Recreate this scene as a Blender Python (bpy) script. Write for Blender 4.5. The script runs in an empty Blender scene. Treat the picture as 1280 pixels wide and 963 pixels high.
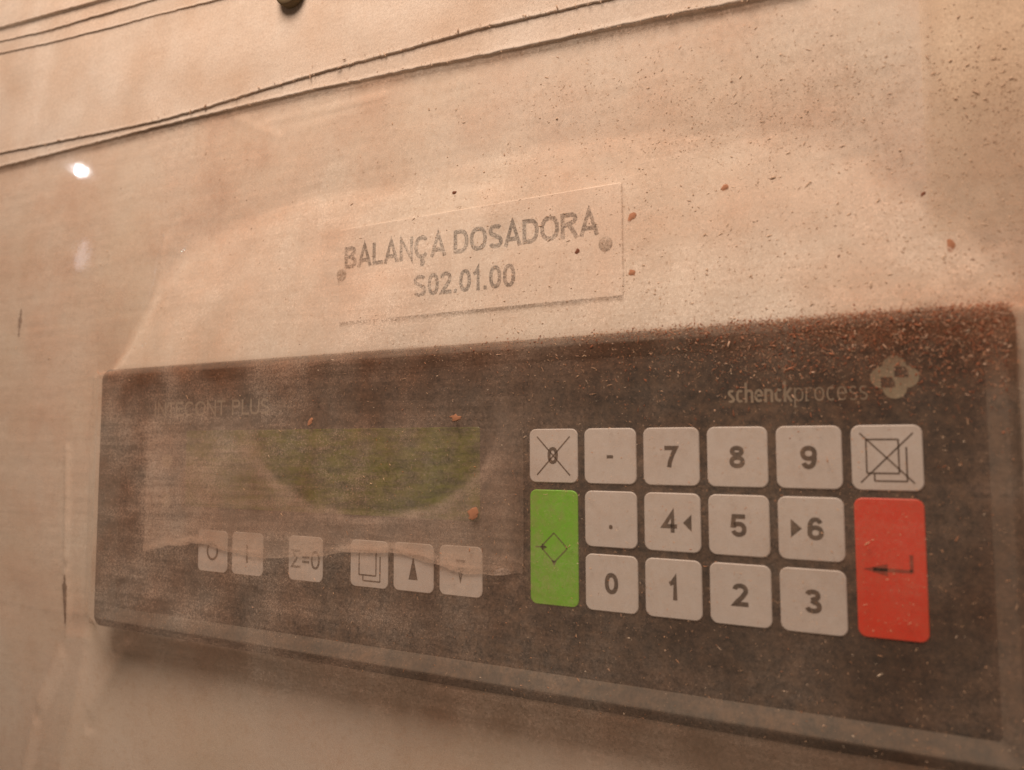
import bpy, bmesh, math, random
from mathutils import Vector, Matrix, noise

random.seed(7)
S = 0.0157            # metres per keypad pitch; the front is 288 x 96 mm
scene = bpy.context.scene
col = scene.collection

# ------------------------------------------------------------------ camera
# plane coordinates (a, b): a = right, b = down, in pitches from the first key; d = mm out of the faceplate towards the room
RC = None
def _rot(a, b, c):
    ca, sa, cb, sb, cc, sc = math.cos(a), math.sin(a), math.cos(b), math.sin(b), math.cos(c), math.sin(c)
    return (Matrix(((ca,-sa,0),(sa,ca,0),(0,0,1))) @ Matrix(((1,0,0),(0,cb,-sb),(0,sb,cb))) @ Matrix(((cc,0,sc),(0,1,0),(-sc,0,cc))))
RC = _rot(-3.30915752e-03, -7.34352048e-02, 4.86755376e-01)
CC = Vector((5.40693436, -0.23894014, -11.6966267))
F = 960.0
def W(a, b, d=0.0):                       # plane coordinates -> world
    return Vector((a*S, -d*0.001, -b*S))
def px(x, y, d=0.0):                      # photo pixel -> plane coordinates on the plane d mm out
    r = RC.transposed() @ Vector(((x-640)/F, (y-481.5)/F, 1))
    s = (-d*0.001/S - CC.z)/r.z
    q = CC + s*r
    return q.x, q.y
def tow(v): return Vector((v.x, v.z, -v.y))
cam = bpy.data.cameras.new('camera')
cam.sensor_fit = 'HORIZONTAL'; cam.sensor_width = 36.0; cam.lens = 36.0*F/1280
cam.clip_start = 0.01; cam.clip_end = 50
co = bpy.data.objects.new('camera', cam); col.objects.link(co)
rt, dn, fw = tow(RC[0]), tow(RC[1]), tow(RC[2])
m = Matrix((( rt.x, -dn.x, -fw.x), (rt.y, -dn.y, -fw.y), (rt.z, -dn.z, -fw.z))).to_4x4()
m.translation = tow(CC)*S
co.matrix_world = m
cam.dof.use_dof = True; cam.dof.focus_distance = 0.225; cam.dof.aperture_fstop = 13
scene.camera = co

# ------------------------------------------------------------------ world and lamps
world = bpy.data.worlds.new('World'); scene.world = world; world.use_nodes = True
bg = world.node_tree.nodes['Background']
bg.inputs['Color'].default_value = (1.0, 0.74, 0.55, 1); bg.inputs['Strength'].default_value = 0.13
def area(name, loc, target, size, power, color, sizey=None, shape='DISK'):
    l = bpy.data.lights.new(name, 'AREA'); l.shape = shape; l.size = size
    if sizey: l.size_y = sizey
    l.energy = power; l.color = color
    o = bpy.data.objects.new(name, l); col.objects.link(o)
    o.location = loc
    o.rotation_euler = (Vector(target)-Vector(loc)).to_track_quat('-Z', 'Y').to_euler()
    return o
area('ceiling_lamp', W(-3, -37, 264), W(-3, -3, 0), 0.34, 8.3, (1.0, 0.80, 0.66))
def mirror_pos(x, y, dist, wall=-6.5):     # where a lamp must hang for its reflection in the flat film to fall at that pixel
    a, b = px(x, y, wall); P = W(a, b, wall); C = tow(CC)*S
    d = (P-C).normalized(); d.y = -d.y
    return P + d*dist, P
p, t = mirror_pos(95, 209, 1.6); area('hall_lamp_glint', p, t, 0.005, 0.11, (0.92, 0.95, 1.0), 0.016, 'ELLIPSE')
p, t = mirror_pos(104, 322, 1.6); area('hall_lamp_glint', p, t, 0.025, 0.009, (0.86, 0.9, 1.0), 0.065, 'ELLIPSE')  # added second lamp, makes the dim streak below the first lamp's reflection

scene.view_settings.view_transform = 'Standard'; scene.view_settings.look = 'None'
scene.view_settings.exposure = 0.0; scene.view_settings.gamma = 1.0
scene.view_settings.use_curve_mapping = False
scene.render.engine = 'CYCLES'
scene.cycles.transparent_max_bounces = 24

# ------------------------------------------------------------------ materials
def mat(name):
    m = bpy.data.materials.new(name); m.use_nodes = True
    nt = m.node_tree; nt.nodes.clear()
    return m, nt
def N(nt, typ, **kw):
    n = nt.nodes.new(typ)
    for k, v in kw.items():
        if k in n.inputs: n.inputs[k].default_value = v
        else: setattr(n, k, v)
    return n
def L(nt, a, b): nt.links.new(a, b)
def math_(nt, op, a, b=None, clamp=False):
    n = nt.nodes.new('ShaderNodeMath'); n.operation = op; n.use_clamp = clamp
    for i, v in enumerate((a, b)):
        if v is None: continue
        if isinstance(v, (int, float)): n.inputs[i].default_value = v
        else: nt.links.new(v, n.inputs[i])
    return n.outputs[0]
def maprange(nt, v, a, b, c, d):
    n = nt.nodes.new('ShaderNodeMapRange'); n.clamp = True
    nt.links.new(v, n.inputs[0])
    for i, q in enumerate((a, b, c, d)): n.inputs[i+1].default_value = q
    return n.outputs[0]
def coord(nt, scale=(1,1,1)):
    g = nt.nodes.new('ShaderNodeNewGeometry')
    mp = nt.nodes.new('ShaderNodeMapping'); mp.inputs['Scale'].default_value = scale
    nt.links.new(g.outputs['Position'], mp.inputs['Vector'])
    return mp.outputs[0]
def noise_(nt, scale, detail=4, rough=0.55, stretch=(1,1,1), dist=0.0):
    n = nt.nodes.new('ShaderNodeTexNoise'); n.inputs['Scale'].default_value = scale
    n.inputs['Detail'].default_value = detail; n.inputs['Roughness'].default_value = rough
    n.inputs['Distortion'].default_value = dist
    nt.links.new(coord(nt, stretch), n.inputs['Vector'])
    return n.outputs[0]
def ramp(nt, v, stops):
    r = nt.nodes.new('ShaderNodeValToRGB'); e = r.color_ramp.elements
    while len(e) < len(stops): e.new(0.5)
    for el, (p_, c_) in zip(e, stops): el.position = p_; el.color = (*c_, 1)
    nt.links.new(v, r.inputs[0]); return r.outputs[0]
def mixc(nt, f, a, b):
    n = nt.nodes.new('ShaderNodeMix'); n.data_type = 'RGBA'
    if isinstance(f, (int, float)): n.inputs[0].default_value = f
    else: nt.links.new(f, n.inputs[0])
    for i, v in ((6, a), (7, b)):
        if isinstance(v, tuple): n.inputs[i].default_value = (*v, 1)
        else: nt.links.new(v, n.inputs[i])
    return n.outputs[2]
def surf(nt, color, rough=0.5, spec=0.5, bump=None, bstr=0.2, bdist=0.0002):
    b = N(nt, 'ShaderNodeBsdfPrincipled'); b.inputs['Roughness'].default_value = rough if isinstance(rough, float) else 0.5
    if not isinstance(rough, float): L(nt, rough, b.inputs['Roughness'])
    b.inputs['Specular IOR Level'].default_value = spec
    if isinstance(color, tuple): b.inputs['Base Color'].default_value = (*color, 1)
    else: L(nt, color, b.inputs['Base Color'])
    if bump is not None:
        bp = N(nt, 'ShaderNodeBump'); bp.inputs['Strength'].default_value = bstr; bp.inputs['Distance'].default_value = bdist
        L(nt, bump, bp.inputs['Height']); L(nt, bp.outputs[0], b.inputs['Normal'])
    o = N(nt, 'ShaderNodeOutputMaterial'); L(nt, b.outputs[0], o.inputs['Surface'])
    return b

DUST = (0.63, 0.455, 0.32)
# painted cabinet metal, dusty
M_wall, nt = mat('dusty_beige_paint')
c = mixc(nt, maprange(nt, noise_(nt, 14, 5), 0.35, 0.7, 0, 1), (0.67, 0.585, 0.51), (0.62, 0.52, 0.42))
c = mixc(nt, maprange(nt, noise_(nt, 420, 4, 0.7), 0.5, 0.75, 0, 0.4), c, (0.47, 0.33, 0.22))
surf(nt, c, 0.55, 0.3, noise_(nt, 900, 3, 0.6), 0.25, 0.0002)

def dusty_plastic(name, color, dust, rough=0.45, spec=0.4, dscale=300, lo=0.42, hi=0.75, dc=(0.34, 0.21, 0.13)):
    m, nt = mat(name)
    f = math_(nt, 'MULTIPLY', maprange(nt, noise_(nt, dscale, 6, 0.75), lo, hi, 0, 1), maprange(nt, noise_(nt, 30, 4), 0.3, 0.7, 0.35, 1))
    f = math_(nt, 'MULTIPLY', f, dust)
    surf(nt, mixc(nt, f, color, dc), rough, spec, noise_(nt, 1500, 3), 0.12, 0.0001)
    return m
M_face = dusty_plastic('charcoal_membrane', (0.030, 0.027, 0.024), 0.55)
M_bezel = dusty_plastic('grey_green_bezel_plastic', (0.082, 0.072, 0.060), 0.5, 0.75, 0.25)
M_key = dusty_plastic('ivory_key_print', (0.56, 0.51, 0.475), 0.40, 0.5, 0.4, 380, 0.36, 0.75, (0.40, 0.29, 0.21))
M_green = dusty_plastic('green_key_print', (0.17, 0.46, 0.02), 0.5, 0.5, 0.4)
M_red = dusty_plastic('red_key_print', (0.66, 0.045, 0.020), 0.5, 0.5, 0.4, dc=(0.5, 0.15, 0.08))
M_legend = dusty_plastic('grey_brown_print', (0.075, 0.062, 0.052), 0.4)
M_faint = dusty_plastic('faint_print', (0.10, 0.15, 0.025), 0.5)
M_faint_red = dusty_plastic('faint_dark_red_print', (0.27, 0.035, 0.02), 0.5)
M_logo = dusty_plastic('pale_print', (0.33, 0.29, 0.205), 0.35)
M_logo_text = dusty_plastic('pale_lettering', (0.30, 0.25, 0.19), 0.3)
M_plate = dusty_plastic('engraved_plate_laminate', (0.67, 0.565, 0.48), 0.2, 0.4, 0.5, 120, dc=(0.55, 0.38, 0.26))
M_letter = dusty_plastic('worn_grey_engraving', (0.05, 0.04, 0.032), 0.3, 0.6, 0.3, 500, 0.45, 0.65, (0.30, 0.23, 0.18))
M_hole = dusty_plastic('dull_rivet', (0.20, 0.155, 0.115), 0.3)
M_screw = dusty_plastic('dirty_brass', (0.20, 0.15, 0.085), 0.8, .9, .1)
M_scuff = dusty_plastic('dark_scuff', (0.09, 0.055, 0.035), 0.5)
M_dust = dusty_plastic('caked_rust_dust', (0.30, 0.14, 0.07), 0.8, 0.9, 0.1, 700, dc=(0.42, 0.24, 0.14))

# LCD
M_lcd, nt = mat('green_lcd')
c = mixc(nt, maprange(nt, noise_(nt, 260, 6, 0.7, (0.45, 1, 1.4)), 0.40, 0.60, 0, 1), (0.125, 0.15, 0.008), (0.025, 0.045, 0.004))
surf(nt, c, 0.3, 0.5)

# dusty clear film: transparent plastic, a veil of dust with a density painted per sheet, partly for haze and highlights, a glossy skin
def film_material(name, gain, rough, dust=DUST, streak=0.5, spec=1.0, use_attr=True, grain=1.0, tint=False):
    m, nt = mat(name)
    fine = maprange(nt, noise_(nt, 1300, 4, 0.8), 0.36, 0.72, 1-.45*grain, 1+.55*grain)
    mid = maprange(nt, noise_(nt, 60, 5, 0.65), 0.3, 0.72, 1-.35*grain, 1+.35*grain)
    st = maprange(nt, noise_(nt, 240, 5, 0.7, (0.10, 1, 2.2), 0.4), 0.36, 0.66, 1-streak, 1+streak)
    micro = maprange(nt, noise_(nt, 4200, 2, 0.8), 0.34, 0.70, 1-.60*grain, 1+1.0*grain)
    f = math_(nt, 'MULTIPLY', math_(nt, 'MULTIPLY', math_(nt, 'MULTIPLY', fine, micro), mid), st)
    if use_attr:
        at = N(nt, 'ShaderNodeAttribute', attribute_name='dust')
        f = math_(nt, 'MULTIPLY', f, at.outputs['Fac'])
    f = math_(nt, 'MULTIPLY', f, gain, True)
    f = math_(nt, 'MINIMUM', f, 0.97)
    dcol = mixc(nt, maprange(nt, noise_(nt, 35, 4), 0.35, 0.68, 0, 1), dust, (dust[0]*0.93, dust[1]*0.86, dust[2]*0.80))
    if tint:
        ta = N(nt, 'ShaderNodeAttribute', attribute_name='tint')
        tf = math_(nt, 'ADD', ta.outputs['Fac'], maprange(nt, noise_(nt, 45, 5, .6), .3, .7, -.26, .26))
        dcol = ramp(nt, tf, [(0.05, (0.76, 0.66, 0.56)), (0.5, (0.70, 0.505, 0.385)), (1.0, (0.42, 0.20, 0.115))])
    dcol = mixc(nt, maprange(nt, noise_(nt, 900, 3, 0.7), 0.55, 0.8, 0, 0.8*grain), dcol, (0.42, 0.25, 0.16))
    df = N(nt, 'ShaderNodeBsdfDiffuse'); L(nt, dcol, df.inputs['Color'])
    tl = N(nt, 'ShaderNodeBsdfTranslucent'); L(nt, dcol, tl.inputs['Color'])
    ds = N(nt, 'ShaderNodeMixShader'); ds.inputs[0].default_value = 0.25
    L(nt, df.outputs[0], ds.inputs[1]); L(nt, tl.outputs[0], ds.inputs[2])
    tr = N(nt, 'ShaderNodeBsdfTransparent'); tr.inputs['Color'].default_value = (0.985, 0.975, 0.955, 1)
    m1 = N(nt, 'ShaderNodeMixShader'); L(nt, f, m1.inputs[0]); L(nt, tr.outputs[0], m1.inputs[1]); L(nt, ds.outputs[0], m1.inputs[2])
    g = N(nt, 'ShaderNodeNewGeometry')
    dp = N(nt, 'ShaderNodeVectorMath', operation='DOT_PRODUCT'); L(nt, g.outputs['Incoming'], dp.inputs[0]); L(nt, g.outputs['Normal'], dp.inputs[1])
    k = math_(nt, 'POWER', math_(nt, 'SUBTRACT', 1.0, math_(nt, 'ABSOLUTE', dp.outputs['Value']), True), 5.0)
    fr = math_(nt, 'MULTIPLY', math_(nt, 'ADD', math_(nt, 'MULTIPLY', k, 0.94), 0.05), spec, True)
    ga = N(nt, 'ShaderNodeAttribute', attribute_name='matte')
    fr = math_(nt, 'MULTIPLY', fr, math_(nt, 'SUBTRACT', 1.0, ga.outputs['Fac'], True))
    gl = N(nt, 'ShaderNodeBsdfGlossy'); gl.inputs['Roughness'].default_value = rough; gl.inputs['Color'].default_value = (1,1,1,1)
    bp = N(nt, 'ShaderNodeBump'); bp.inputs['Strength'].default_value = 0.06; bp.inputs['Distance'].default_value = 0.0004
    L(nt, noise_(nt, 90, 3), bp.inputs['Height']); L(nt, bp.outputs[0], gl.inputs['Normal'])
    m2 = N(nt, 'ShaderNodeMixShader'); L(nt, fr, m2.inputs[0]); L(nt, m1.outputs[0], m2.inputs[1]); L(nt, gl.outputs[0], m2.inputs[2])
    o = N(nt, 'ShaderNodeOutputMaterial'); L(nt, m2.outputs[0], o.inputs['Surface'])
    return m
M_film = film_material('dusty_clear_film', 1.0, 0.045, streak=.2, tint=True)
M_band = film_material('pale_reflection_band', 1.0, 0.12, (0.80, 0.655, 0.505), streak=.05, spec=.4, grain=.4)  # pale colour standing in for light reflected on the film
M_patch = film_material('hazy_protective_film', 1.0, 0.16, (0.74, 0.585, 0.485), 0.25, 1.2, grain=.7)
M_sheet = film_material('caked_dusty_sheet', 1.0, 0.25, (0.82, 0.72, 0.625), 0.05, 0.2, grain=.45)

# flecks: colour by island
def fleck_material(name, stops):
    m, nt = mat(name)
    g = N(nt, 'ShaderNodeNewGeometry')
    surf(nt, ramp(nt, g.outputs['Random Per Island'], stops), 0.8, 0.2)
    return m
M_fleck_dark = fleck_material('brown_specks', [(0, (0.36, 0.235, 0.16)), (0.5, (0.45, 0.31, 0.215)), (0.9, (0.50, 0.36, 0.26)), (1, (0.20, 0.11, 0.07))])
M_fleck_pale = fleck_material('pale_fibres', [(0, (0.50, 0.33, 0.21)), (0.55, (0.42, 0.24, 0.14)), (0.8, (0.38, 0.15, 0.07)), (1, (0.72, 0.58, 0.43))])
M_fleck_rust = fleck_material('rust_specks', [(0, (0.16, 0.05, 0.025)), (0.45, (0.30, 0.11, 0.055)), (.75, (0.34, 0.17, 0.10)), (1, (0.50, 0.34, 0.24))])
M_flake = fleck_material('rust_flake', [(0, (0.31, 0.135, 0.075)), (1, (0.38, 0.18, 0.10))])
M_flake_dark = fleck_material('dark_flake', [(0, (0.12, 0.04, 0.022)), (1, (0.16, 0.06, 0.03))])

# ------------------------------------------------------------------ helpers
def obj(name, verts, faces, material, parent=None, smooth=False, origin=None):
    me = bpy.data.meshes.new(name)
    if origin is not None:
        o0 = Vector(origin); verts = [Vector(v)-o0 for v in verts]
    me.from_pydata([tuple(v) for v in verts], [], faces)
    me.materials.append(material)
    if smooth:
        for p_ in me.polygons: p_.use_smooth = True
    me.update()
    o = bpy.data.objects.new(name, me); col.objects.link(o)
    if origin is not None: o.location = origin
    if parent is not None:
        o.parent = parent
        o.matrix_parent_inverse = parent.matrix_world.inverted() if False else Matrix.Translation(-parent_world(parent))
    return o
def parent_world(o):
    v = Vector(o.location)
    while o.parent is not None:
        v = v + o.matrix_parent_inverse.translation
        o = o.parent; v = v + Vector(o.location)
    return v
def empty(name, loc):
    o = bpy.data.objects.new(name, None); o.empty_display_size = 0.01; col.objects.link(o); o.location = loc; return o
def tag(o, label=None, cat=None, group=None, kind=None):
    if label: o['label'] = label
    if cat: o['category'] = cat
    if group: o['group'] = group
    if kind: o['kind'] = kind
    return o
def rr(a0, b0, a1, b1, r, n=6):            # rounded rectangle, plane coordinates, counter-clockwise seen from the room
    pts = []
    for (cx, cy, s0) in ((a1-r, b0+r, 0), (a0+r, b0+r, 90), (a0+r, b1-r, 180), (a1-r, b1-r, 270)):
        for i in range(n+1):
            t_ = math.radians(s0+90*i/n); pts.append((cx+r*math.cos(t_), cy-r*math.sin(t_)))
    return pts
def loft(name, rings, material, parent=None, cap=True, smooth=False, origin=None):
    # rings: list of (list of (a,b), d)
    v, f = [], []; n = len(rings[0][0])
    for pts, d in rings: v += [W(a, b, d) for a, b in pts]
    for k in range(len(rings)-1):
        for i in range(n):
            j = (i+1) % n; f.append((k*n+i, k*n+j, (k+1)*n+j, (k+1)*n+i))
    if cap: f.append(tuple((len(rings)-1)*n+i for i in range(n)))
    return obj(name, v, f, material, parent, smooth, origin)
def pad(name, a0, b0, a1, b1, r, d0, d1, material, parent, bev=0.012):
    return loft(name, [(rr(a0, b0, a1, b1, r), d0), (rr(a0, b0, a1, b1, r), d1-0.12), (rr(a0+bev, b0+bev, a1-bev, b1-bev, r-bev), d1)], material, parent,
                origin=W((a0+a1)/2, (b0+b1)/2, d0))
def arc(cx, cy, rx, ry, t0, t1, n=14, e=2.25):
    out = []
    for i in range(n+1):
        t_ = math.radians(t0+(t1-t0)*i/n); c_, s_ = math.cos(t_), math.sin(t_)
        out.append((cx+rx*math.copysign(abs(c_)**(2/e), c_), cy+ry*math.copysign(abs(s_)**(2/e), s_)))
    return out
def glyph(ch, s):
    # centre lines of a plain grotesque letter, cap height 1; s = stroke width; returns width, [(points, closed)]
    h = s/2; T, B = 1-h, h
    if ch == ' ': return .30, []
    if ch == '.': return .28, [([(.14-h, h), (.14+h, h)], False)]
    if ch == '=': return .62, [([(.04, .62), (.58, .62)], False), ([(.04, .36), (.58, .36)], False)]
    if ch == '0': w = .68; return w, [(arc(w/2, .5, w/2-h, .5-h, 90, 450, 32)[:-1], True)]
    if ch == 'O': w = .98; return w, [(arc(w/2, .5, w/2-h, .5-h, 90, 450, 32)[:-1], True)]
    if ch == '1': return .50, [([(.08, .72), (.22, .80), (.33, 1.0-.1*s), (.33, 0)], False)]
    if ch == '2': w = .68; return w, [(arc(w/2, .70, w/2-h, .30-h, 172, -25, 14)+[(w*.60, .40), (w*.30, .20), (h*1.2, B), (w, B)], False)]
    if ch == '3': w = .68; return w, [(arc(w/2-.01, .745, w/2-h-.03, .255-h, 168, -80, 14)+[(w*.40, .535)], False), ([(w*.40, .535)]+arc(w/2, .28, w/2-h, .28-h, 82, -168, 14), False)]
    if ch == '4': w = .72; x = w*.70; return w, [([(x, 0), (x, 1-h*.6), (h*.8, .30), (w, .30)], False)]
    if ch == '5': w = .68; return w, [([(w*.93, T), (.14, T), (.09, .50)]+arc(w/2, .335, w/2-h, .335-h, 140, -165, 18), False)]
    if ch == '6': w = .68; return w, [(arc(w/2, .325, w/2-h, .325-h, 90, 450, 28)[:-1], True), (arc(w/2+.01, .5, w/2-h, .5-h, 35, 185, 16), False)]
    if ch == '9': w = .68; return w, [([(w-x, 1-y) for x, y in p_], c_) for p_, c_ in glyph('6', s)[1]]
    if ch == '7': w = .66; return w, [([(.02, T), (w-h, T), (w*.62, .60), (w*.42, .25), (w*.36, 0)], False)]
    if ch == '8': w = .68; return w, [(arc(w/2, .755, w/2-h-.03, .245-h, 90, 450, 26)[:-1], True), (arc(w/2, .285, w/2-h, .285-h, 90, 450, 26)[:-1], True)]
    if ch == 'A': w = .92; return w, [([(h*.7, 0), (w/2, 1-h*.3), (w-h*.7, 0)], False), ([(w*.2, .29), (w*.8, .29)], False)]
    if ch == 'B': w = .82; return w, [([(w*.5, .53), (h, .53), (h, T), (w*.5, T)]+arc(w*.52, .765, w*.42-h, .235-h, 90, -90, 10), False), ([(h, .53), (h, B), (w*.55, B)]+arc(w*.56, .27, w*.44-h, .27-h, -90, 90, 10), False)]
    if ch == 'L': return .68, [([(h, 1), (h, B), (.68, B)], False)]
    if ch == 'N': return .86, [([(h, 0), (h, 1-h*.4), (.86-h, h*.4), (.86-h, 1)], False)]
    if ch in 'CÇ':
        w = .92; g_ = [(arc(w/2, .5, w/2-h, .5-h, 42, 318, 26), False)]
        if ch == 'Ç': g_.append(([(w*.52, .02), (w*.50, -.09), (w*.60, -.15), (w*.56, -.24), (w*.40, -.25)], False))
        return w, g_
    if ch == 'D': w = .86; return w, [([(w*.45, B), (h, B), (h, T), (w*.45, T)]+arc(w*.45, .5, w*.55-h, .5-h, 90, -90, 18), False)]
    if ch == 'S': w = .80; return w, [(arc(w/2, .735, w/2-h-.02, .265-h, 28, 232, 14)+[(w*.38, .56), (w*.62, .47)]+arc(w/2, .28, w/2-h, .28-h, 48, -158, 14), False)]
    if ch == 'R': w = .88; return w, [([(h, 0), (h, T), (w*.52, T)]+arc(w*.55, .745, w*.40-h, .255-h, 90, -90, 12)+[(h, .49)], False), ([(w*.50, .48), (w*.64, .36), (w-h*.6, 0)], False)]
    if ch == 'I': return .28, [([(.14, 0), (.14, 1)], False)]
    if ch == 'T': return .74, [([(0, T), (.74, T)], False), ([(.37, T), (.37, 0)], False)]
    if ch == 'E': return .74, [([(.74, T), (h, T), (h, B), (.74, B)], False), ([(h, .52), (.68, .52)], False)]
    if ch == 'P': w = .80; return w, [([(h, 0), (h, T), (w*.5, T)]+arc(w*.52, .735, w*.44-h, .265-h, 90, -90, 12)+[(h, .47)], False)]
    if ch == 'U': w = .86; return w, [([(h, 1), (h, .4)]+arc(w/2, .36, w/2-h, .36-h, 180, 360, 14)+[(w-h, .4), (w-h, 1)], False)]
    if ch == 'Σ': return .74, [([(.72, T), (.08, T), (.44, .52), (.06, B), (.74, B)], False)]
    X = .72                                  # lower case
    if ch == 'o': w = .64; return w, [(arc(w/2, X/2, w/2-h, X/2-h, 90, 450, 24)[:-1], True)]
    if ch == 'c': w = .56; return w, [(arc(w/2+.02, X/2, w/2-h, X/2-h, 48, 312, 18), False)]
    if ch == 'e': w = .62; return w, [([(h, X*.52), (w-h, X*.52)]+arc(w/2, X/2, w/2-h, X/2-h, 8, 318, 22), False)]
    if ch == 's': w = .50; return w, [(arc(w/2, X*.74, w/2-h-.01, X*.26-h, 30, 240, 10)+arc(w/2, X*.27, w/2-h, X*.27-h, 60, -150, 10), False)]
    if ch in 'nh': w = .60; return w, [([(h, 0), (h, X if ch == 'n' else 1.08)], False), ([(h, X*.6)]+arc(w/2, X*.66, w/2-h, X*.34-h, 160, 0, 10)+[(w-h, 0)], False)]
    if ch == 'k': return .58, [([(h, 0), (h, 1.08)], False), ([(.52, X), (h, X*.42)], False), ([(.20, X*.52), (.55, 0)], False)]
    if ch == 'p': w = .62; return w, [([(h, -.28), (h, X)], False), ([(-.05, -.26), (.2, -.26)], False), (arc(w/2, X/2, w/2-h, X/2-h, 165, -165, 20), False)]
    if ch == 'r': return .44, [([(h, 0), (h, X)], False), ([(-.05, h), (.2, h)], False), ([(h, X*.6)]+arc(.30, X*.62, .30-h, X*.38-h, 150, 60, 8), False)]
    raise KeyError(ch)
class MB:                                   # raised print: bars, polygons, letters, all in plane coordinates
    def __init__(s, d0, d1): s.v, s.f, s.d0, s.d1 = [], [], d0, d1
    def poly(s, pts):
        n = len(pts); b = len(s.v)
        ar = sum(pts[i][0]*pts[(i+1)%n][1]-pts[(i+1)%n][0]*pts[i][1] for i in range(n))
        if ar > 0: pts = pts[::-1]
        s.v += [W(x, y, s.d0) for x, y in pts] + [W(x, y, s.d1) for x, y in pts]
        s.f.append(tuple(b+n+i for i in range(n)))
        for i in range(n): j = (i+1) % n; s.f.append((b+i, b+j, b+n+j, b+n+i))
    def bar(s, x0, y0, x1, y1, w):
        dx, dy = x1-x0, y1-y0; l = math.hypot(dx, dy); nx, ny = -dy/l*w/2, dx/l*w/2
        s.poly([(x0+nx, y0+ny), (x1+nx, y1+ny), (x1-nx, y1-ny), (x0-nx, y0-ny)])
    def ring(s, cx, cy, rx, ry, w, n=24):
        for i in range(n):
            t0, t1 = 2*math.pi*i/n, 2*math.pi*(i+1)/n
            s.poly([(cx+(rx+o)*math.cos(t), cy+(ry+o)*math.sin(t)) for t, o in ((t0, -w/2), (t1, -w/2), (t1, w/2), (t0, w/2))])
    def disc(s, cx, cy, rx, ry, n=28):
        s.poly([(cx+rx*math.cos(2*math.pi*i/n), cy+ry*math.sin(2*math.pi*i/n)) for i in range(n)])
    def ribbon(s, pts, w, closed, d):
        n = len(pts); lt, rt_ = [], []
        for i in range(n):
            p0 = pts[i-1] if (i > 0 or closed) else None; p1 = pts[(i+1) % n] if (i < n-1 or closed) else None; p_ = pts[i]
            def nrm(u, v_):
                l = math.hypot(v_[0]-u[0], v_[1]-u[1]) or 1e-9; return (-(v_[1]-u[1])/l, (v_[0]-u[0])/l)
            if p0 is None: q = nrm(p_, p1); k = 1
            elif p1 is None: q = nrm(p0, p_); k = 1
            else:
                a_, b_ = nrm(p0, p_), nrm(p_, p1); q = (a_[0]+b_[0], a_[1]+b_[1]); l = math.hypot(*q) or 1e-6; q = (q[0]/l, q[1]/l)
                k = min(1/max(.2, q[0]*a_[0]+q[1]*a_[1]), 2.6)
            lt.append((p_[0]+q[0]*w/2*k, p_[1]+q[1]*w/2*k)); rt_.append((p_[0]-q[0]*w/2*k, p_[1]-q[1]*w/2*k))
        b = len(s.v)
        for x, y in lt: s.v.append(W(x, y, d))
        for x, y in rt_: s.v.append(W(x, y, d))
        for i in range(n if closed else n-1):
            j = (i+1) % n; s.f.append((b+i, b+j, b+n+j, b+n+i))
    def text(s, body, x0, base, x1=None, cap=None, stroke=.17, track=.10, center=None):
        gl = [glyph(c_, stroke) for c_ in body]
        tot = sum(g[0] for g in gl)+track*(len(gl)-1)
        kx = cap if x1 is None else (x1-x0)/tot
        if center is not None: x0 = center-tot*kx/2
        x = x0; k = 0
        for w_, strokes in gl:
            for pts, closed in strokes:
                s.ribbon([(x+p_[0]*kx, base-p_[1]*cap) for p_ in pts], stroke*(cap*.5+kx*.5), closed, s.d1+.004*(k % 3)); k += 1
            x += (w_+track)*kx
    def build(s, name, material, parent): return obj(name, s.v, s.f, material, parent, origin=s.v[0])
def sm(x, a, b):
    t_ = min(1, max(0, (x-a)/(b-a))); return t_*t_*(3-2*t_)
def nz(x, y, z=0.0): return noise.noise(Vector((x, y, z)))

# ------------------------------------------------------------------ cabinet panel
WALL = -8.0                                  # mm: the panel lies 8 mm behind the faceplate
v = []; A0, A1, B0, B1 = -40, 24, -30, 26
cut = [(-11.2, 3.3), (6.0, 3.3), (6.0, -1.2), (-11.2, -1.2)]
ou = [(A0, B1), (A1, B1), (A1, B0), (A0, B0)]
v = [W(a, b, WALL) for a, b in ou] + [W(a, b, WALL) for a, b in cut] + [W(a, b, WALL-2) for a, b in ou] + [W(a, b, WALL-2) for a, b in cut]
f = []
for i in range(4):
    j = (i+1) % 4
    f += [(i, j, 4+j, 4+i), (8+j, 8+i, 12+i, 12+j), (i, 8+i, 8+j, j), (4+j, 12+j, 12+i, 4+i)]
panel = obj('cabinet_panel', v, f, M_wall); tag(panel, 'dusty beige painted metal cabinet panel', kind='structure')

def scuff(pts, w, seed):
    mb = MB(WALL+0.05, WALL+0.25); random.seed(seed)
    q = [px(x, y, WALL) for x, y in pts]
    up, lo = [], []
    for k in range(len(q)-1):
        for s_ in range(6):
            t_ = s_/6; x = q[k][0]*(1-t_)+q[k+1][0]*t_; y = q[k][1]*(1-t_)+q[k+1][1]*t_
            u = (k+t_)/(len(q)-1); ww = w*math.sin(math.pi*min(.97, u+.03))*(0.35+random.random())
            up.append((x+ww*0.5, y)); lo.append((x-ww*0.5, y+random.uniform(-.02, .02)))
    for k in range(len(up)-1): mb.poly([up[k], up[k+1], lo[k+1], lo[k]])
    return mb.build('scuff_mark', M_scuff, panel)
scuff([(81, 718), (81, 735), (82, 788)], 0.14, 3)
scuff([(27, 386), (25, 405), (23, 425)], 0.13, 5)

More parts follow.
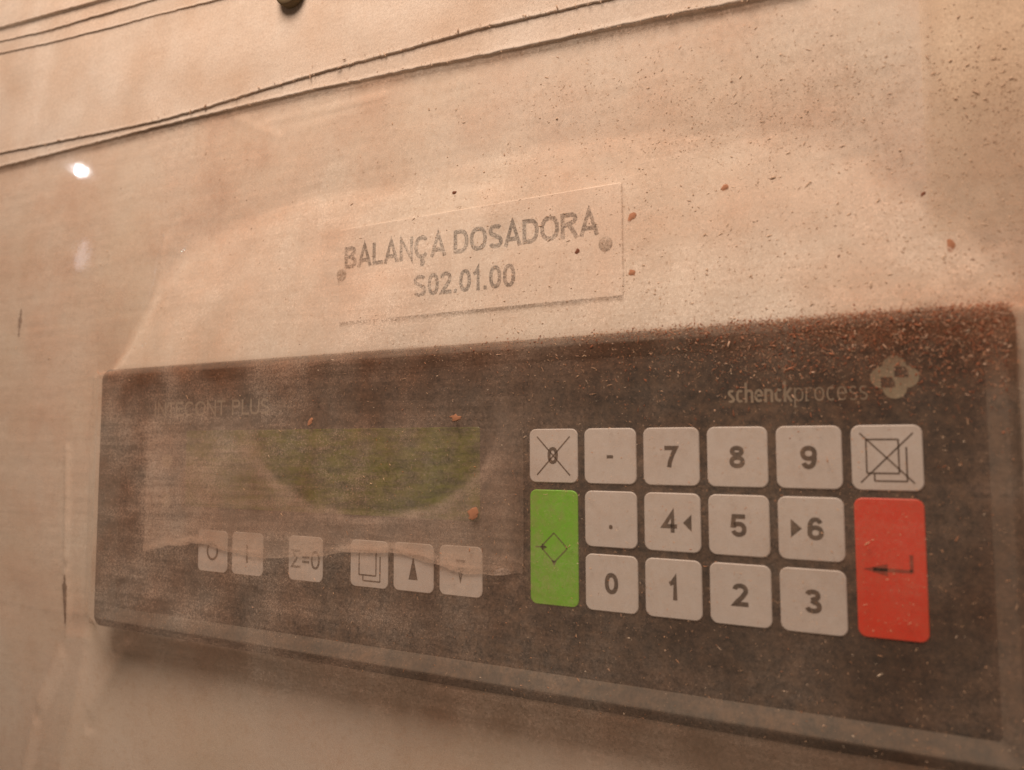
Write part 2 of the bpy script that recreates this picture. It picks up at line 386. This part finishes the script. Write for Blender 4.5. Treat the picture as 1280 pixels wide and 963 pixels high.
# ------------------------------------------------------------------ controller
EA0, EA1, EB0, EB1 = -11.92, 6.56, -1.99, 4.04      # outer outline
ctrl = empty('weighing_controller', W((EA0+EA1)/2, EB1, WALL))
tag(ctrl, 'long charcoal weighing controller with keypad and green display set into beige panel', 'controller')
def frame_ring(il, it, ir, ib, d, r):
    return (rr(EA0+il, EB0+it, EA1-ir, EB1-ib, r, 8), d)
bez = loft('bezel', [frame_ring(0, 0, 0, 0, WALL+0.1, .22), frame_ring(0, 0, 0, 0, -0.6, .22), frame_ring(.02, .02, .02, .02, 0.3, .21),
                     frame_ring(.06, .055, .05, .07, 1.0, .19), frame_ring(.11, .10, .09, .14, 1.6, .17), frame_ring(.16, .145, .13, .19, 1.98, .14),
                     frame_ring(.20, .17, .15, .215, 2.05, .12), frame_ring(.23, .19, .17, .235, 1.95, .11), frame_ring(.74, .40, .37, .48, 0.05, .06), frame_ring(.745, .405, .375, .485, -1.0, .06)],
           M_bezel, ctrl, cap=False, origin=W((EA0+EA1)/2, EB1, WALL))
for p_ in bez.data.polygons: p_.use_smooth = False
FA0, FA1, FB0, FB1 = EA0+.74, EA1-.37, EB0+.40, EB1-.46
face = pad('faceplate', FA0-.01, FB0-.01, FA1+.01, FB1+.01, .06, -3.0, 0.0, M_face, ctrl)

KD = 0.28                                   # keys stand a quarter millimetre proud
def key(a, b, w, h, material, legend=None):
    k = pad('key', a-w/2, b-h/2, a+w/2, b+h/2, .115, -0.05, KD, material, ctrl)
    if legend:
        mb = MB(KD-0.02, KD+0.035); lm_ = legend(mb, a, b) or M_legend
        mb.build('key_legend', lm_, k)
    return k
def digit(ch, dx=0.0, dy=0.01):
    def g(mb, a, b): mb.text(ch, 0, b+.155+dy, cap=.33, stroke=.20, center=a+dx)
    return g
def pages(mb, a, b, s=1.0, w=.022):
    x0, y0, x1, y1 = a-.24*s, b-.24*s, a+.14*s, b+.20*s
    for p0, p1 in (((x0, y0), (x1, y0)), ((x0, y1), (x1, y1)), ((x0, y0), (x0, y1)), ((x1, y0), (x1, y1))): mb.bar(*p0, *p1, w)
    mb.bar(x0+.09*s, y1+.10*s, x1+.09*s, y1+.10*s, w); mb.bar(x1+.09*s, y0+.10*s, x1+.09*s, y1+.10*s, w); mb.bar(x0+.09*s, y1, x0+.09*s, y1+.10*s, w)
def g_zero_x(mb, a, b):
    mb.text('0', 0, b+.135, cap=.28, stroke=.20, center=a-.01)
    for sx in (-1, 1): mb.bar(a-.30*sx, b-.32, a+.30*sx, b+.32, .022)
def g_pages_x(mb, a, b):
    pages(mb, a, b, 1.05)
    for sx in (-1, 1): mb.bar(a-.33*sx, b-.34, a+.33*sx, b+.34, .020)
def g_minus(mb, a, b): mb.bar(a-.055, b+.01, a+.055, b+.01, .05)
def g_dot(mb, a, b):
    mb.disc(a, b+.12, .032, .034, 12)
def g_four(mb, a, b):
    mb.text('4', 0, b+.155, cap=.32, stroke=.20, center=a-.04); mb.poly([(a+.17, b), (a+.30, b-.13), (a+.30, b+.13)])
def g_six(mb, a, b):
    mb.text('6', 0, b+.155, cap=.32, stroke=.20, center=a+.06); mb.poly([(a-.12, b), (a-.27, b-.13), (a-.27, b+.13)])
def g_start(mb, a, b):
    q = [(a, b-.24), (a+.24, b), (a, b+.24), (a-.24, b)]
    for i in range(4): mb.bar(*q[i], *q[(i+1) % 4], .022)
    mb.bar(a-.34, b, a-.14, b, .022); mb.poly([(a-.13, b), (a-.22, b-.06), (a-.22, b+.06)]); mb.poly([(a, b+.30), (a-.05, b+.21), (a+.05, b+.21)])
    return M_faint
def g_enter(mb, a, b):
    mb.bar(a-.22, b+.02, a+.26, b+.02, .045); mb.bar(a+.25, b+.03, a+.25, b-.20, .045); mb.poly([(a-.34, b+.02), (a-.04, b-.06), (a-.04, b+.10)])
    return M_faint_red
R0, RP = 0.0, 1.007
for c_, g in enumerate((g_zero_x, g_minus, digit('7'), digit('8'), digit('9'), g_pages_x)): key(c_, R0, .882, .894, M_key, g)
for c_, g in ((1, g_dot), (2, g_four), (3, digit('5')), (4, g_six)): key(c_, RP, .882, .894, M_key, g)
for c_, g in ((1, digit('0')), (2, digit('1')), (3, digit('2')), (4, digit('3'))): key(c_, 2*RP, .882, .894, M_key, g)
key(0, 1.5*RP, .87, RP+.88, M_green, g_start); key(5, 1.5*RP-.02, .86, RP+.875, M_red, g_enter)
def g_o(mb, a, b): mb.ring(a, b, .15, .17, .05)
def g_i(mb, a, b): mb.bar(a, b-.18, a, b+.18, .055)
def g_sum(mb, a, b): mb.text('Σ=0', a-.37, b+.19, x1=a+.37, cap=.36, stroke=.13)
def g_pages(mb, a, b): pages(mb, a+.02, b, 1.05, .026)
def g_up(mb, a, b): mb.poly([(a, b-.20), (a+.10, b+.22), (a-.10, b+.22)])
def g_down(mb, a, b): mb.poly([(a, b+.22), (a+.10, b-.20), (a-.10, b-.20)])
for a_, b_, g in ((-8.02, 2.072, g_o), (-6.995, 2.066, g_i), (-5.405, 2.058, g_sum), (-3.83, 2.048, g_pages), (-2.82, 2.04, g_up), (-1.81, 2.03, g_down)):
    key(a_, b_, .885, .875, M_key, g)

# display window with the green liquid-crystal glass behind a thin frame lip
disp = pad('display', -8.95, -.50, -1.42, 1.16, .05, -0.4, 0.10, M_lcd, ctrl)
for b_ in (0.18, 1.05):                     # two status lamps left of the display
    mb = MB(0.0, 0.25); mb.disc(-9.55, b_, .16, .16, 20); mb.build('status_lamp', M_logo, ctrl)
mb = MB(0.0, 0.04); mb.text('INTECONT', -10.05, -.82, x1=-7.75, cap=.33, stroke=.15); mb.text('PLUS', -7.55, -.82, x1=-6.46, cap=.33, stroke=.15)
tag(mb.build('product_lettering', M_logo_text, ctrl), 'faint pale lettering above the display')
mb = MB(0.0, 0.04); mb.text('schenck', 2.885, -.80, x1=3.80, cap=.28, stroke=.16)
mb.build('maker_lettering', M_logo_text, ctrl)
mb = MB(0.0, 0.04); mb.text('process', 3.83, -.80, x1=4.79, cap=.28, stroke=.085, track=.16)
mb.build('maker_lettering', M_logo_text, ctrl)
mb = MB(0.0, 0.04); lc = (5.133, -1.10)
lob = [(-.15, 0), (.15, 0), (0, -.145), (0, .145)]; out = []
for i in range(96):
    t_ = 2*math.pi*i/96; best = 0
    for dx, dy in lob:
        k = math.cos(t_)*dx+math.sin(t_)*dy; q = k*k-(dx*dx+dy*dy)+.15**2
        if q > 0: best = max(best, k+math.sqrt(q))
    out.append((lc[0]+best*math.cos(t_), lc[1]+best*math.sin(t_)))
mb.poly(out)
lg = mb.build('maker_emblem', M_logo, ctrl)
for dx, dy in ((.085, -.068), (-.085, .068)):
    mb = MB(0.03, 0.06); mb.poly([(lc[0]+dx-.085, lc[1]+dy-.07), (lc[0]+dx+.05, lc[1]+dy-.07), (lc[0]+dx+.088, lc[1]+dy+.0), (lc[0]+dx+.088, lc[1]+dy+.075), (lc[0]+dx-.085, lc[1]+dy+.068)])
    mb.build('emblem_notch', M_face, lg)

# ------------------------------------------------------------------ engraved nameplate on the panel
PD = WALL+.65
pl = [px(x, y, PD) for x, y in ((414, 404), (777, 371), (778, 236), (434, 279))]
np_ = empty('nameplate', W((pl[0][0]+pl[1][0])/2, pl[0][1], WALL))
tag(np_, 'pale engraved nameplate riveted to the panel above the controller', 'nameplate')
a0 = (pl[0][0]+pl[3][0])/2; a1 = (pl[1][0]+pl[2][0])/2; b1 = (pl[0][1]+pl[1][1])/2; b0 = (pl[2][1]+pl[3][1])/2
pad('plate', a0, b0, a1, b1, .03, WALL+.02, PD, M_plate, np_, .012)
def line(body, x0, y0, x1, y1, cap, stroke):
    mb = MB(PD-.02, PD+.05); p0 = px(x0, y0, PD); p1 = px(x1, y1, PD)
    mb.text(body, p0[0], (p0[1]+p1[1])/2, x1=p1[0], cap=cap, stroke=stroke)
    mb.build('lettering', M_letter, np_)
line('BALANÇA DOSADORA', 431, 335, 748, 295, .46, .185)
line('S02.01.00', 517, 370, 644, 360, .43, .18)
for x, y in ((427, 344), (757, 305)):
    a, b = px(x, y, PD)
    cir = lambda r: [(a+r*math.cos(-2*math.pi*i/20), b+r*math.sin(-2*math.pi*i/20)) for i in range(20)]
    loft('rivet', [(cir(.125), PD-.1), (cir(.125), PD+.12), (cir(.10), PD+.28), (cir(.05), PD+.33)], M_hole, np_, smooth=True, origin=W(a, b, PD))

# screw that just dips into the frame at the top
a, b = px(359, -17, WALL+5)
cir = lambda r: [(a+r*math.cos(-2*math.pi*i/20), b+r*math.sin(-2*math.pi*i/20)) for i in range(20)]
scr = empty('panel_screw', W(a, b, WALL)); tag(scr, 'dirty dark screw head in the beige panel above the folded sheets', 'screw')
loft('screw_head', [(cir(.40), WALL+.0), (cir(.40), WALL+4.4), (cir(.36), WALL+5.0), (cir(.22), WALL+5.3)], M_screw, scr, smooth=True, origin=W(a, b, WALL))
mb = MB(WALL+5.3, WALL+5.35); mb.bar(a-.2, b, a+.2, b, .06); mb.build('screw_slot', M_scuff, scr)

# ------------------------------------------------------------------ clear film draped over the controller and the nameplate
HR = 2.05-WALL+0.35                          # rim height above the panel, plus clearance
CREASE = [([(82, 560), (80, 700), (84, 795)], 1.0, .08), ([(125, 797), (85, 796), (48, 880), (30, 963)], 1.2, .16), ([(185, 805), (130, 880), (115, 963)], 1.4, .2),
          ([(205, 300), (190, 400)], .5, .12), ([(330, 152), (480, 118)], .5, .05), ([(290, 145), (350, 170)], .4, .1), ([(1130, 400), (1280, 300)], .4, .10)]
CREASE = [([px(x, y, WALL+2) for x, y in pts], h, w) for pts, h, w in CREASE]
def seg_d(p_, q0, q1):
    vx, vy = q1[0]-q0[0], q1[1]-q0[1]; t_ = max(0, min(1, ((p_[0]-q0[0])*vx+(p_[1]-q0[1])*vy)/(vx*vx+vy*vy)))
    return math.hypot(p_[0]-q0[0]-t_*vx, p_[1]-q0[1]-t_*vy)
def film_h(a, b):                            # mm in front of the panel
    base = 1.0+0.30*nz(a*.35, b*.35, 3)
    h = base
    top_w = 3.25+0.35*nz(a*.3, 1.7)+.25*math.cos((a+3)*.28)
    if b < EB0:
        dy = (EB0-b)/top_w
        la = EA0+.05+0.80*(EB0-b)+.15*nz(b*1.3, 4.0); ra = EA1-.05-0.85*(EB0-b)
        t_ = (1-dy)
        side = min(sm(a, la-.6, la+.9), 1-sm(a, ra-.9, ra+.8))
        if t_ > 0: h = base+(HR-base)*t_*side
    elif b > EB1:
        dy = (b-EB1)/(5.2+.8*nz(a*.25, 9.1))
        la = EA0-.10-.28*(b-EB1); ra = EA1+.2*(b-EB1)
        side = min(sm(a, la-.9, la+.6), 1-sm(a, ra-.5, ra+.9))
        if dy < 1: h = base+(HR-base)*(1-dy)*side
    else:
        dx = max(EA0-a, a-EA1)/1.1
        if dx <= 0:
            sag = min(a-EA0, EA1-a, b-EB0, EB1-b)
            h = HR-1.15*sm(sag, .25, 1.3)+.35*nz(a*.5, b*.8, 7)*sm(sag, .2, 1.2)
        elif dx < 1: h = base+(HR-base)*(1-dx)**1.3
    for pts, hh, w in CREASE:
        for k in range(len(pts)-1):
            d_ = seg_d((a, b), pts[k], pts[k+1])
            if d_ < w*3: h += hh*math.exp(-(d_/w)**2); break
    return h
def film_d(a, b): return WALL+film_h(a, b)
BUB = px(470, 575, 1)
def film_dust_haze(a, b):                         # density of the dust, with grazing-view haze painted in
    on = EA0 < a < EA1 and EB0 < b < EB1
    if on:
        d = .10+.25*sm(-a, -3, 10.5)-.06*sm(b, 2.6, 3.8)*sm(-a, 0, 6)        # painted haze of the grazing view, denser towards the display end
        d += .10*sm(b, -.6, -1.8)
        d *= 1+.32*nz(a*.45, b*.6, 2)+.2*nz(a*1.5, b*2.5, 6)
        d += .05*max(0, nz(a*.3, b*.9, 21))+.07*sm(a, 5.9, 6.3)
    else:
        d = .36+.12*nz(a*.3, b*.3, 5)
        if b < EB0: d += .02*sm(film_h(a, b), 1.55, 1.9)
        if b > EB1: d -= .12
    if -6.5 < a < 1 and -5 < b < EB0: d += .16*math.exp(-((a+3.6)/1.3)**2-((b+3.0)/.9)**2)+.10*max(0, nz(a*.9, b*1.6, 12))
    if b < EB0+.5 and a > 2: d += .16*sm(a, 2, 6.2)*(.7+.6*nz(a*3, b*3))*sm(b, -3.2, EB0)
    return max(.03, d)
def film_tint(a, b):                         # 0 pale dust, 1 rust dust
    on = EA0 < a < EA1 and EB0 < b < EB1
    if on:
        t_ = .55+.30*sm(b, -.7, -1.9)+.22*sm(a, 2, 6)+.15*nz(a*.5, b*.7, 31)
    else:
        t_ = .34+.34*nz(a*.30, b*.30, 33)
        if b < EB0: t_ -= .10*sm(film_h(a, b), 1.55, 2.4)
        t_ += .40*math.exp(-((a+12.3)/.9)**2-((b+2.2)/1.0)**2)+.15*math.exp(-((a+10.5)/2.0)**2-((b+5.2)/1.4)**2)
        if b > EB1: t_ += .20*math.exp(-((b-EB1)/1.2)**2)
    if b < EB0+.3 and a > 3: t_ += .35*sm(a, 3, 6.4)*math.exp(-((b-EB0)/.45)**2)
    return t_
step = 0.085
na, nb = int((10+19.5)/step), int((11+15)/step)
vs, fs, du, mt, tn = [], [], [], [], []
def film_matte(a, b):                        # slopes of the tent are rubbed dull, the flat sheet is still shiny
    return .92*sm(film_h(a, b), 1.12, 1.32)*(0 if b > EB0 and EA0 < a < EA1 and b < EB1 else 1)
for j in range(nb+1):
    for i in range(na+1):
        a = -19.5+i*step; b = -15+j*step
        vs.append(W(a, b, film_d(a, b))); du.append(film_dust_haze(a, b)); mt.append(film_matte(a, b)); tn.append(film_tint(a, b))
for j in range(nb):
    for i in range(na):
        q = j*(na+1)+i; fs.append((q, q+na+1, q+na+2, q+1))
film = obj('plastic_film', vs, fs, M_film, smooth=True, origin=W(-5, 11, WALL))
at = film.data.attributes.new('dust', 'FLOAT', 'POINT'); at.data.foreach_set('value', du)
at = film.data.attributes.new('matte', 'FLOAT', 'POINT'); at.data.foreach_set('value', mt)
at = film.data.attributes.new('tint', 'FLOAT', 'POINT'); at.data.foreach_set('value', tn)
tag(film, 'clear dusty plastic film draped over the controller and nameplate', 'plastic film')

def sheet(name, edge, top, d_edge, d_back, material, dustf, label, group=None, drop=0.0, n=220, nr=26, right=None, cat='plastic sheet'):
    # a sheet whose lower rim follows the pixel polyline 'edge'; it has thickness and a ragged, dusty rim
    pts = [px(x, y, d_edge) for x, y in edge]
    p0, p1 = pts[0][0], pts[-1][0]
    lo_, hi_ = p0, p1
    def rim(a):
        for k in range(len(pts)-1):
            if a <= pts[k+1][0] or k == len(pts)-2:
                t_ = (a-pts[k][0])/(pts[k+1][0]-pts[k][0]); return pts[k][1]*(1-t_)+pts[k+1][1]*t_
    vs, fs, dd = [], [], []
    for i in range(n+1):
        a = lo_+(hi_-lo_)*i/n
        e = rim(a)+.018*nz(a*6, e_seed[0])+.012*nz(a*19, e_seed[0])
        for j in range(nr+1):
            t_ = (j/nr)**1.6
            b = e+(top-e)*t_
            d = d_edge+(d_back-d_edge)*t_+.25*nz(a*.5, b*.8, e_seed[0])*sm(t_, 0, .1)
            vs.append(W(a, b, d)); dd.append(dustf(a, b, t_))
    for i in range(n):
        for j in range(nr):
            q = i*(nr+1)+j; fs.append((q, q+nr+1, q+nr+2, q+1))
    o = obj(name, vs, fs, material, smooth=True, origin=W((lo_+hi_)/2, rim((lo_+hi_)/2), WALL))
    at = o.data.attributes.new('dust', 'FLOAT', 'POINT'); at.data.foreach_set('value', dd)
    s = o.modifiers.new('thickness', 'SOLIDIFY'); s.thickness = 0.00015; s.offset = -1
    tag(o, label, cat, group)
    e_seed[0] += 3.7
    return o
e_seed = [1.3]
sd = lambda a, b, t_: .62+.5*(1-sm(t_, 0, .012))+.12*nz(a*.6, b*.6, 8)
E_a = [(-60, 226), (0, 209), (100, 184), (200, 158), (250, 146), (320, 129), (400, 111), (500, 90), (600, 70), (700, 49), (800, 27), (920, 3), (1010, -16)]
E_b = [(-60, 204), (0, 192), (60, 180), (130, 166), (200, 151), (260, 134), (320, 115), (400, 91), (500, 64), (600, 36), (680, 18), (750, 2), (900, -36)]
sheet('plastic_sheet', E_a, -15, WALL+1.55, WALL+1.9, M_sheet, sd, 'dusty plastic sheet whose ragged rim hangs lowest over the clear film', 'folded plastic sheets')
sheet('plastic_sheet', E_b, -15, WALL+1.98, WALL+2.3, M_sheet, sd, 'dusty plastic sheet lying on the lowest one, rims crossing at a narrow wedge', 'folded plastic sheets')
sheet('plastic_sheet', [(-60, 81), (0, 67), (60, 54), (140, 34), (200, 18), (270, 0), (340, -19)], -15, WALL+2.45, WALL+2.6, M_sheet, sd, 'narrow straight-edged plastic sheet fold below two other folds', 'folded plastic sheets', n=120)
sheet('plastic_sheet', [(-60, 66), (0, 52), (60, 38), (120, 20), (190, 0), (240, -14)], -15, WALL+2.9, WALL+3.0, M_sheet, sd, 'thin plastic sheet fold between the dark-edged fold and the straight one', 'folded plastic sheets', n=120)
sheet('plastic_sheet', [(-60, 52), (0, 34), (40, 23), (72, 14), (120, 1), (180, -16)], -15, WALL+3.8, WALL+3.9, M_sheet, sd, 'outermost plastic sheet fold with a dark shadowed rim', 'folded plastic sheets', n=120)

# added sheet imitating a pale reflection band at the right end, with upright edge
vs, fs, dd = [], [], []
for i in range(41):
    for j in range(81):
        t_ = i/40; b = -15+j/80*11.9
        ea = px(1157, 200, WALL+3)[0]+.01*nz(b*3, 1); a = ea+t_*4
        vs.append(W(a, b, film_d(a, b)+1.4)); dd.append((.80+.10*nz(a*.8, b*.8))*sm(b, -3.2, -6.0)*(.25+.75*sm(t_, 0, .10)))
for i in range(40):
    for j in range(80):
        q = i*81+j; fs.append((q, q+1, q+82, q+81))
o = obj('reflection_band', vs, fs, M_band, smooth=True, origin=W(6, -3, WALL))
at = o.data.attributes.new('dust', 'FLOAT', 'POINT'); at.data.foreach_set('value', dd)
tag(o, 'added pale film layer imitating a reflection band beyond the nameplate, with straight upright edge', 'film strip')

# loose protective film over the display; its lower rim lifts and wrinkles
PA0, PA1, PB0 = -10.22, -.56, -1.02
rimx = [(-10.22, 2.20), (-9.2, 2.02), (-8.3, 1.93), (-7.4, 2.06), (-6.6, 2.12), (-5.2, 2.00), (-4.3, 1.86), (-3.2, 1.80), (-2.4, 1.93), (-1.7, 2.06), (-1.1, 2.04), (-.56, 1.97)]
def rim(a):
    for k in range(len(rimx)-1):
        if a <= rimx[k+1][0] or k == len(rimx)-2:
            t_ = (a-rimx[k][0])/(rimx[k+1][0]-rimx[k][0]); t_ = max(0, min(1, t_)); t_ = t_*t_*(3-2*t_)
            return rimx[k][1]*(1-t_)+rimx[k+1][1]*t_
vs, fs, dd = [], [], []; n1, n2 = 240, 110
for i in range(n1+1):
    a = PA0+(PA1-PA0)*i/n1; e = rim(a)+.02*nz(a*4, 2)
    for j in range(n2+1):
        t_ = j/n2; b = PB0+(e-PB0)*t_
        lift = .35+.55*sm(b, e-.5, e-.05)*(1+.6*nz(a*1.6, 3))+.12*nz(a*1.2, b*1.2, 6)*sm(t_, 0, .2)
        vs.append(W(a, b, lift))
        # clean pool where the film clings to the display glass
        ex, ey = (a+3.95)/2.9, (b+.55)/1.72
        r_ = math.hypot(ex, ey)
        rb = r_+.05*nz(a*1.5, b*1.5, 2)
        d = .10+.21*sm(rb, .96, 1.02)+.22*math.exp(-((rb-1.04)/.055)**2)*sm(b, -.2, .6)
        d -= .06*(1-sm(rb, .9, 1.0))
        d += .07*sm(-a, 5.2, 8)+.15*sm(b, e-.42, e-.05)*(.6+.6*nz(a*1.4, 5))+.12*sm(b, e-.06, e)+.04*nz(a*.8, b*.8, 4)
        d *= (1-.55*sm(a, -1.0, -.60))*(.25+.75*sm(b, PB0, PB0+1.1))
        d += (.45*sm(-a, 7.4, 8.0)+.40*sm(a, -4.9, -4.2)*(1-sm(a, -1.8, -1.3)))*math.exp(-((b-e+.10+.05*nz(a*2, 7))/.055)**2)  # bright highlight of the wrinkled rim painted in as a pale band
        d += .12*math.exp(-((a+4.1)/.22)**2-((b+.10)/.25)**2)
        dd.append(max(.02, d))
for i in range(n1):
    for j in range(n2):
        q = i*(n2+1)+j; fs.append((q, q+1, q+n2+2, q+n2+1))
o = obj('protective_film', vs, fs, M_patch, smooth=True, origin=W(-5, 2, 0))
at = o.data.attributes.new('dust', 'FLOAT', 'POINT'); at.data.foreach_set('value', dd)
tag(o, 'loose hazy protective film over the green display with wrinkled lower rim', 'protective film')

# ------------------------------------------------------------------ dust and flakes on the film
def lump(a, b, d, la, lb, ang, seed, sides=7, hgt=.25):
    # small low mound with a ragged outline; returns vertices and faces (thin, closed at the top)
    rnd = random.Random(seed); v = []
    ca, sa = math.cos(ang), math.sin(ang)
    for ring, k, z in ((0, 1.0, 0.0), (1, .75, hgt*.7)):
        for i in range(sides):
            t_ = -2*math.pi*i/sides; r_ = k*(1+rnd.uniform(-.42, .42))
            x, y = la*r_*math.cos(t_), lb*r_*math.sin(t_)
            v.append(W(a+x*ca-y*sa, b+x*sa+y*ca, d+z))
    v.append(W(a, b, d+hgt))
    f = []
    for i in range(sides):
        j = (i+1) % sides
        f += [(i, j, sides+j, sides+i), (sides+i, sides+j, 2*sides)]
    return v, f
def surf_d(a, b):
    d = film_d(a, b)
    if a > 5.35 and b < -3.1: d += 1.4
    return d
FL = [(790, 272, 7, 4, 'rust', 'small rust-orange flake stuck just beside the nameplate edge'),
      (905, 235, 6, 3.5, 'rust', 'small rust-orange flake on the bare panel film above the keypad'),
      (790, 342, 5, 4, 'rust', 'faint orange flake beside the lower corner of the nameplate'),
      (592, 642, 8, 6, 'rust', 'rust-orange flake over the corner of the green display'),
      (569, 522, 6, 4, 'rust', 'orange flake above the green display near the top bezel'),
      (388, 527, 5, 3, 'rust', 'thin orange flake above the middle of the green display'),
      (722, 315, 3, 3, 'dark', 'dark red crumb under the last letters of the nameplate'),
      (568, 241, 3, 2.4, 'dark', 'dark crumb on the film just above the nameplate'),
      (1154, 243, 4, 2.5, 'dark', 'dark crumb on the film at the upright edge'),
      (1188, 307, 5, 7, 'rust', 'yellowish rust flake above the bezel corner with caked dust')]
for k, (x, y, wx, wy, kind, label) in enumerate(FL):
    a, b = px(x, y, -4); d = surf_d(a, b)
    a, b = px(x, y, d); d = surf_d(a, b)+.05
    kx = 1/(px(x+1, y, d)[0]-px(x, y, d)[0]); ky = 1/(px(x, y+1, d)[1]-px(x, y, d)[1])
    v, f = lump(a, b, d, wx/kx, wy/ky, -.35+.5*((k*37) % 5-2)/2, k+11, 9, .13)
    tag(obj('dust_flake', v, f, M_flake if kind == 'rust' else M_flake_dark, origin=W(a, b, d)), label, 'flake')

def specks(name, label, n, picker, material, size, elong, seed, sides=5):
    rnd = random.Random(seed); V, Fc = [], []
    k = 0; tries = 0
    while k < n and tries < n*60:
        tries += 1
        q = picker(rnd)
        if q is None: continue
        a, b = q; s_ = size[0]*math.exp(rnd.gauss(0, size[1])); e_ = 1+abs(rnd.gauss(0, elong))
        d = surf_d(a, b)+.04
        v, f = lump(a, b, d, s_*e_, s_/math.sqrt(e_), rnd.uniform(0, 3.14), rnd.random(), sides, s_*S*1000*.6)
        o_ = len(V); V += v; Fc += [tuple(o_+i for i in g) for g in f]; k += 1
    o = obj(name, V, Fc, material, origin=W(-3, 4, 0)); tag(o, label, 'dust', kind='stuff'); return o
def pick_wall(r):
    x, y = r.uniform(0, 1280), r.uniform(0, 480)
    w = .10+.9*sm(x, 450, 1000)*sm(y, 10, 120)
    if 700 < x < 1120 and 190 < y: w *= .45
    if r.random() > w: return None
    a, b = px(x, y, -5)
    if b > EB0-.05 and a > EA0: return None
    if b < -7.0+.02*a and a < 3.5 and r.random() < .75: return None
    return a, b
def pick_face(r):
    a = EA1-abs(r.gauss(0, 7.5)); b = EB0+(EB1-EB0)*r.random()**1.35
    if a < EA0: return None
    if b > -1.2 and r.random() < .45: return None
    return a, b
def pick_corner(r):
    a = EA1-.1-abs(r.gauss(0, 2.2)); b = EB0-.02+abs(r.gauss(0, .6))
    if a < EA0 or b > EB1: return None
    return a, b
def pick_rim(r):
    a = EA1-.05-abs(r.gauss(0, 3.4)); b = EB0+.05+r.gauss(0, .06)
    return (a, b) if a > EA0 else None
specks('brown_specks', 'tiny brown specks scattered over the film on the beige panel', 6500, pick_wall, M_fleck_dark, (.0062, .45), .9, 1)
specks('pale_fibres', 'tiny pale dust fibres over the dark controller front', 6500, pick_face, M_fleck_pale, (.0038, .45), 1.9, 2)
specks('rust_dust', 'rust-coloured dust caked at the upper bezel corner', 5200, pick_corner, M_fleck_rust, (.0050, .5), 1.5, 3)
specks('rim_dust', 'rust-coloured dust lying along the upper bezel rim', 3200, pick_rim, M_fleck_rust, (.0050, .5), .8, 4)

def pick_sheet_rim(r):
    e = E_a if r.random() < .55 else E_b
    k = r.randrange(len(e)-1); t_ = r.random()
    x = e[k][0]*(1-t_)+e[k+1][0]*t_; y = e[k][1]*(1-t_)+e[k+1][1]*t_
    if r.random() > .25+.75*sm(x, 150, 500): return None
    return px(x, y-abs(r.gauss(0, 5))*(1 if r.random() < .6 else .2), WALL+2.6)
_sd = surf_d
surf_d = lambda a, b: WALL+2.2
specks('rim_crumbs', 'tiny brown crumbs lying along the rims of the folded sheets', 420, pick_sheet_rim, M_fleck_dark, (.0085, .5), 1.2, 9)
surf_d = _sd
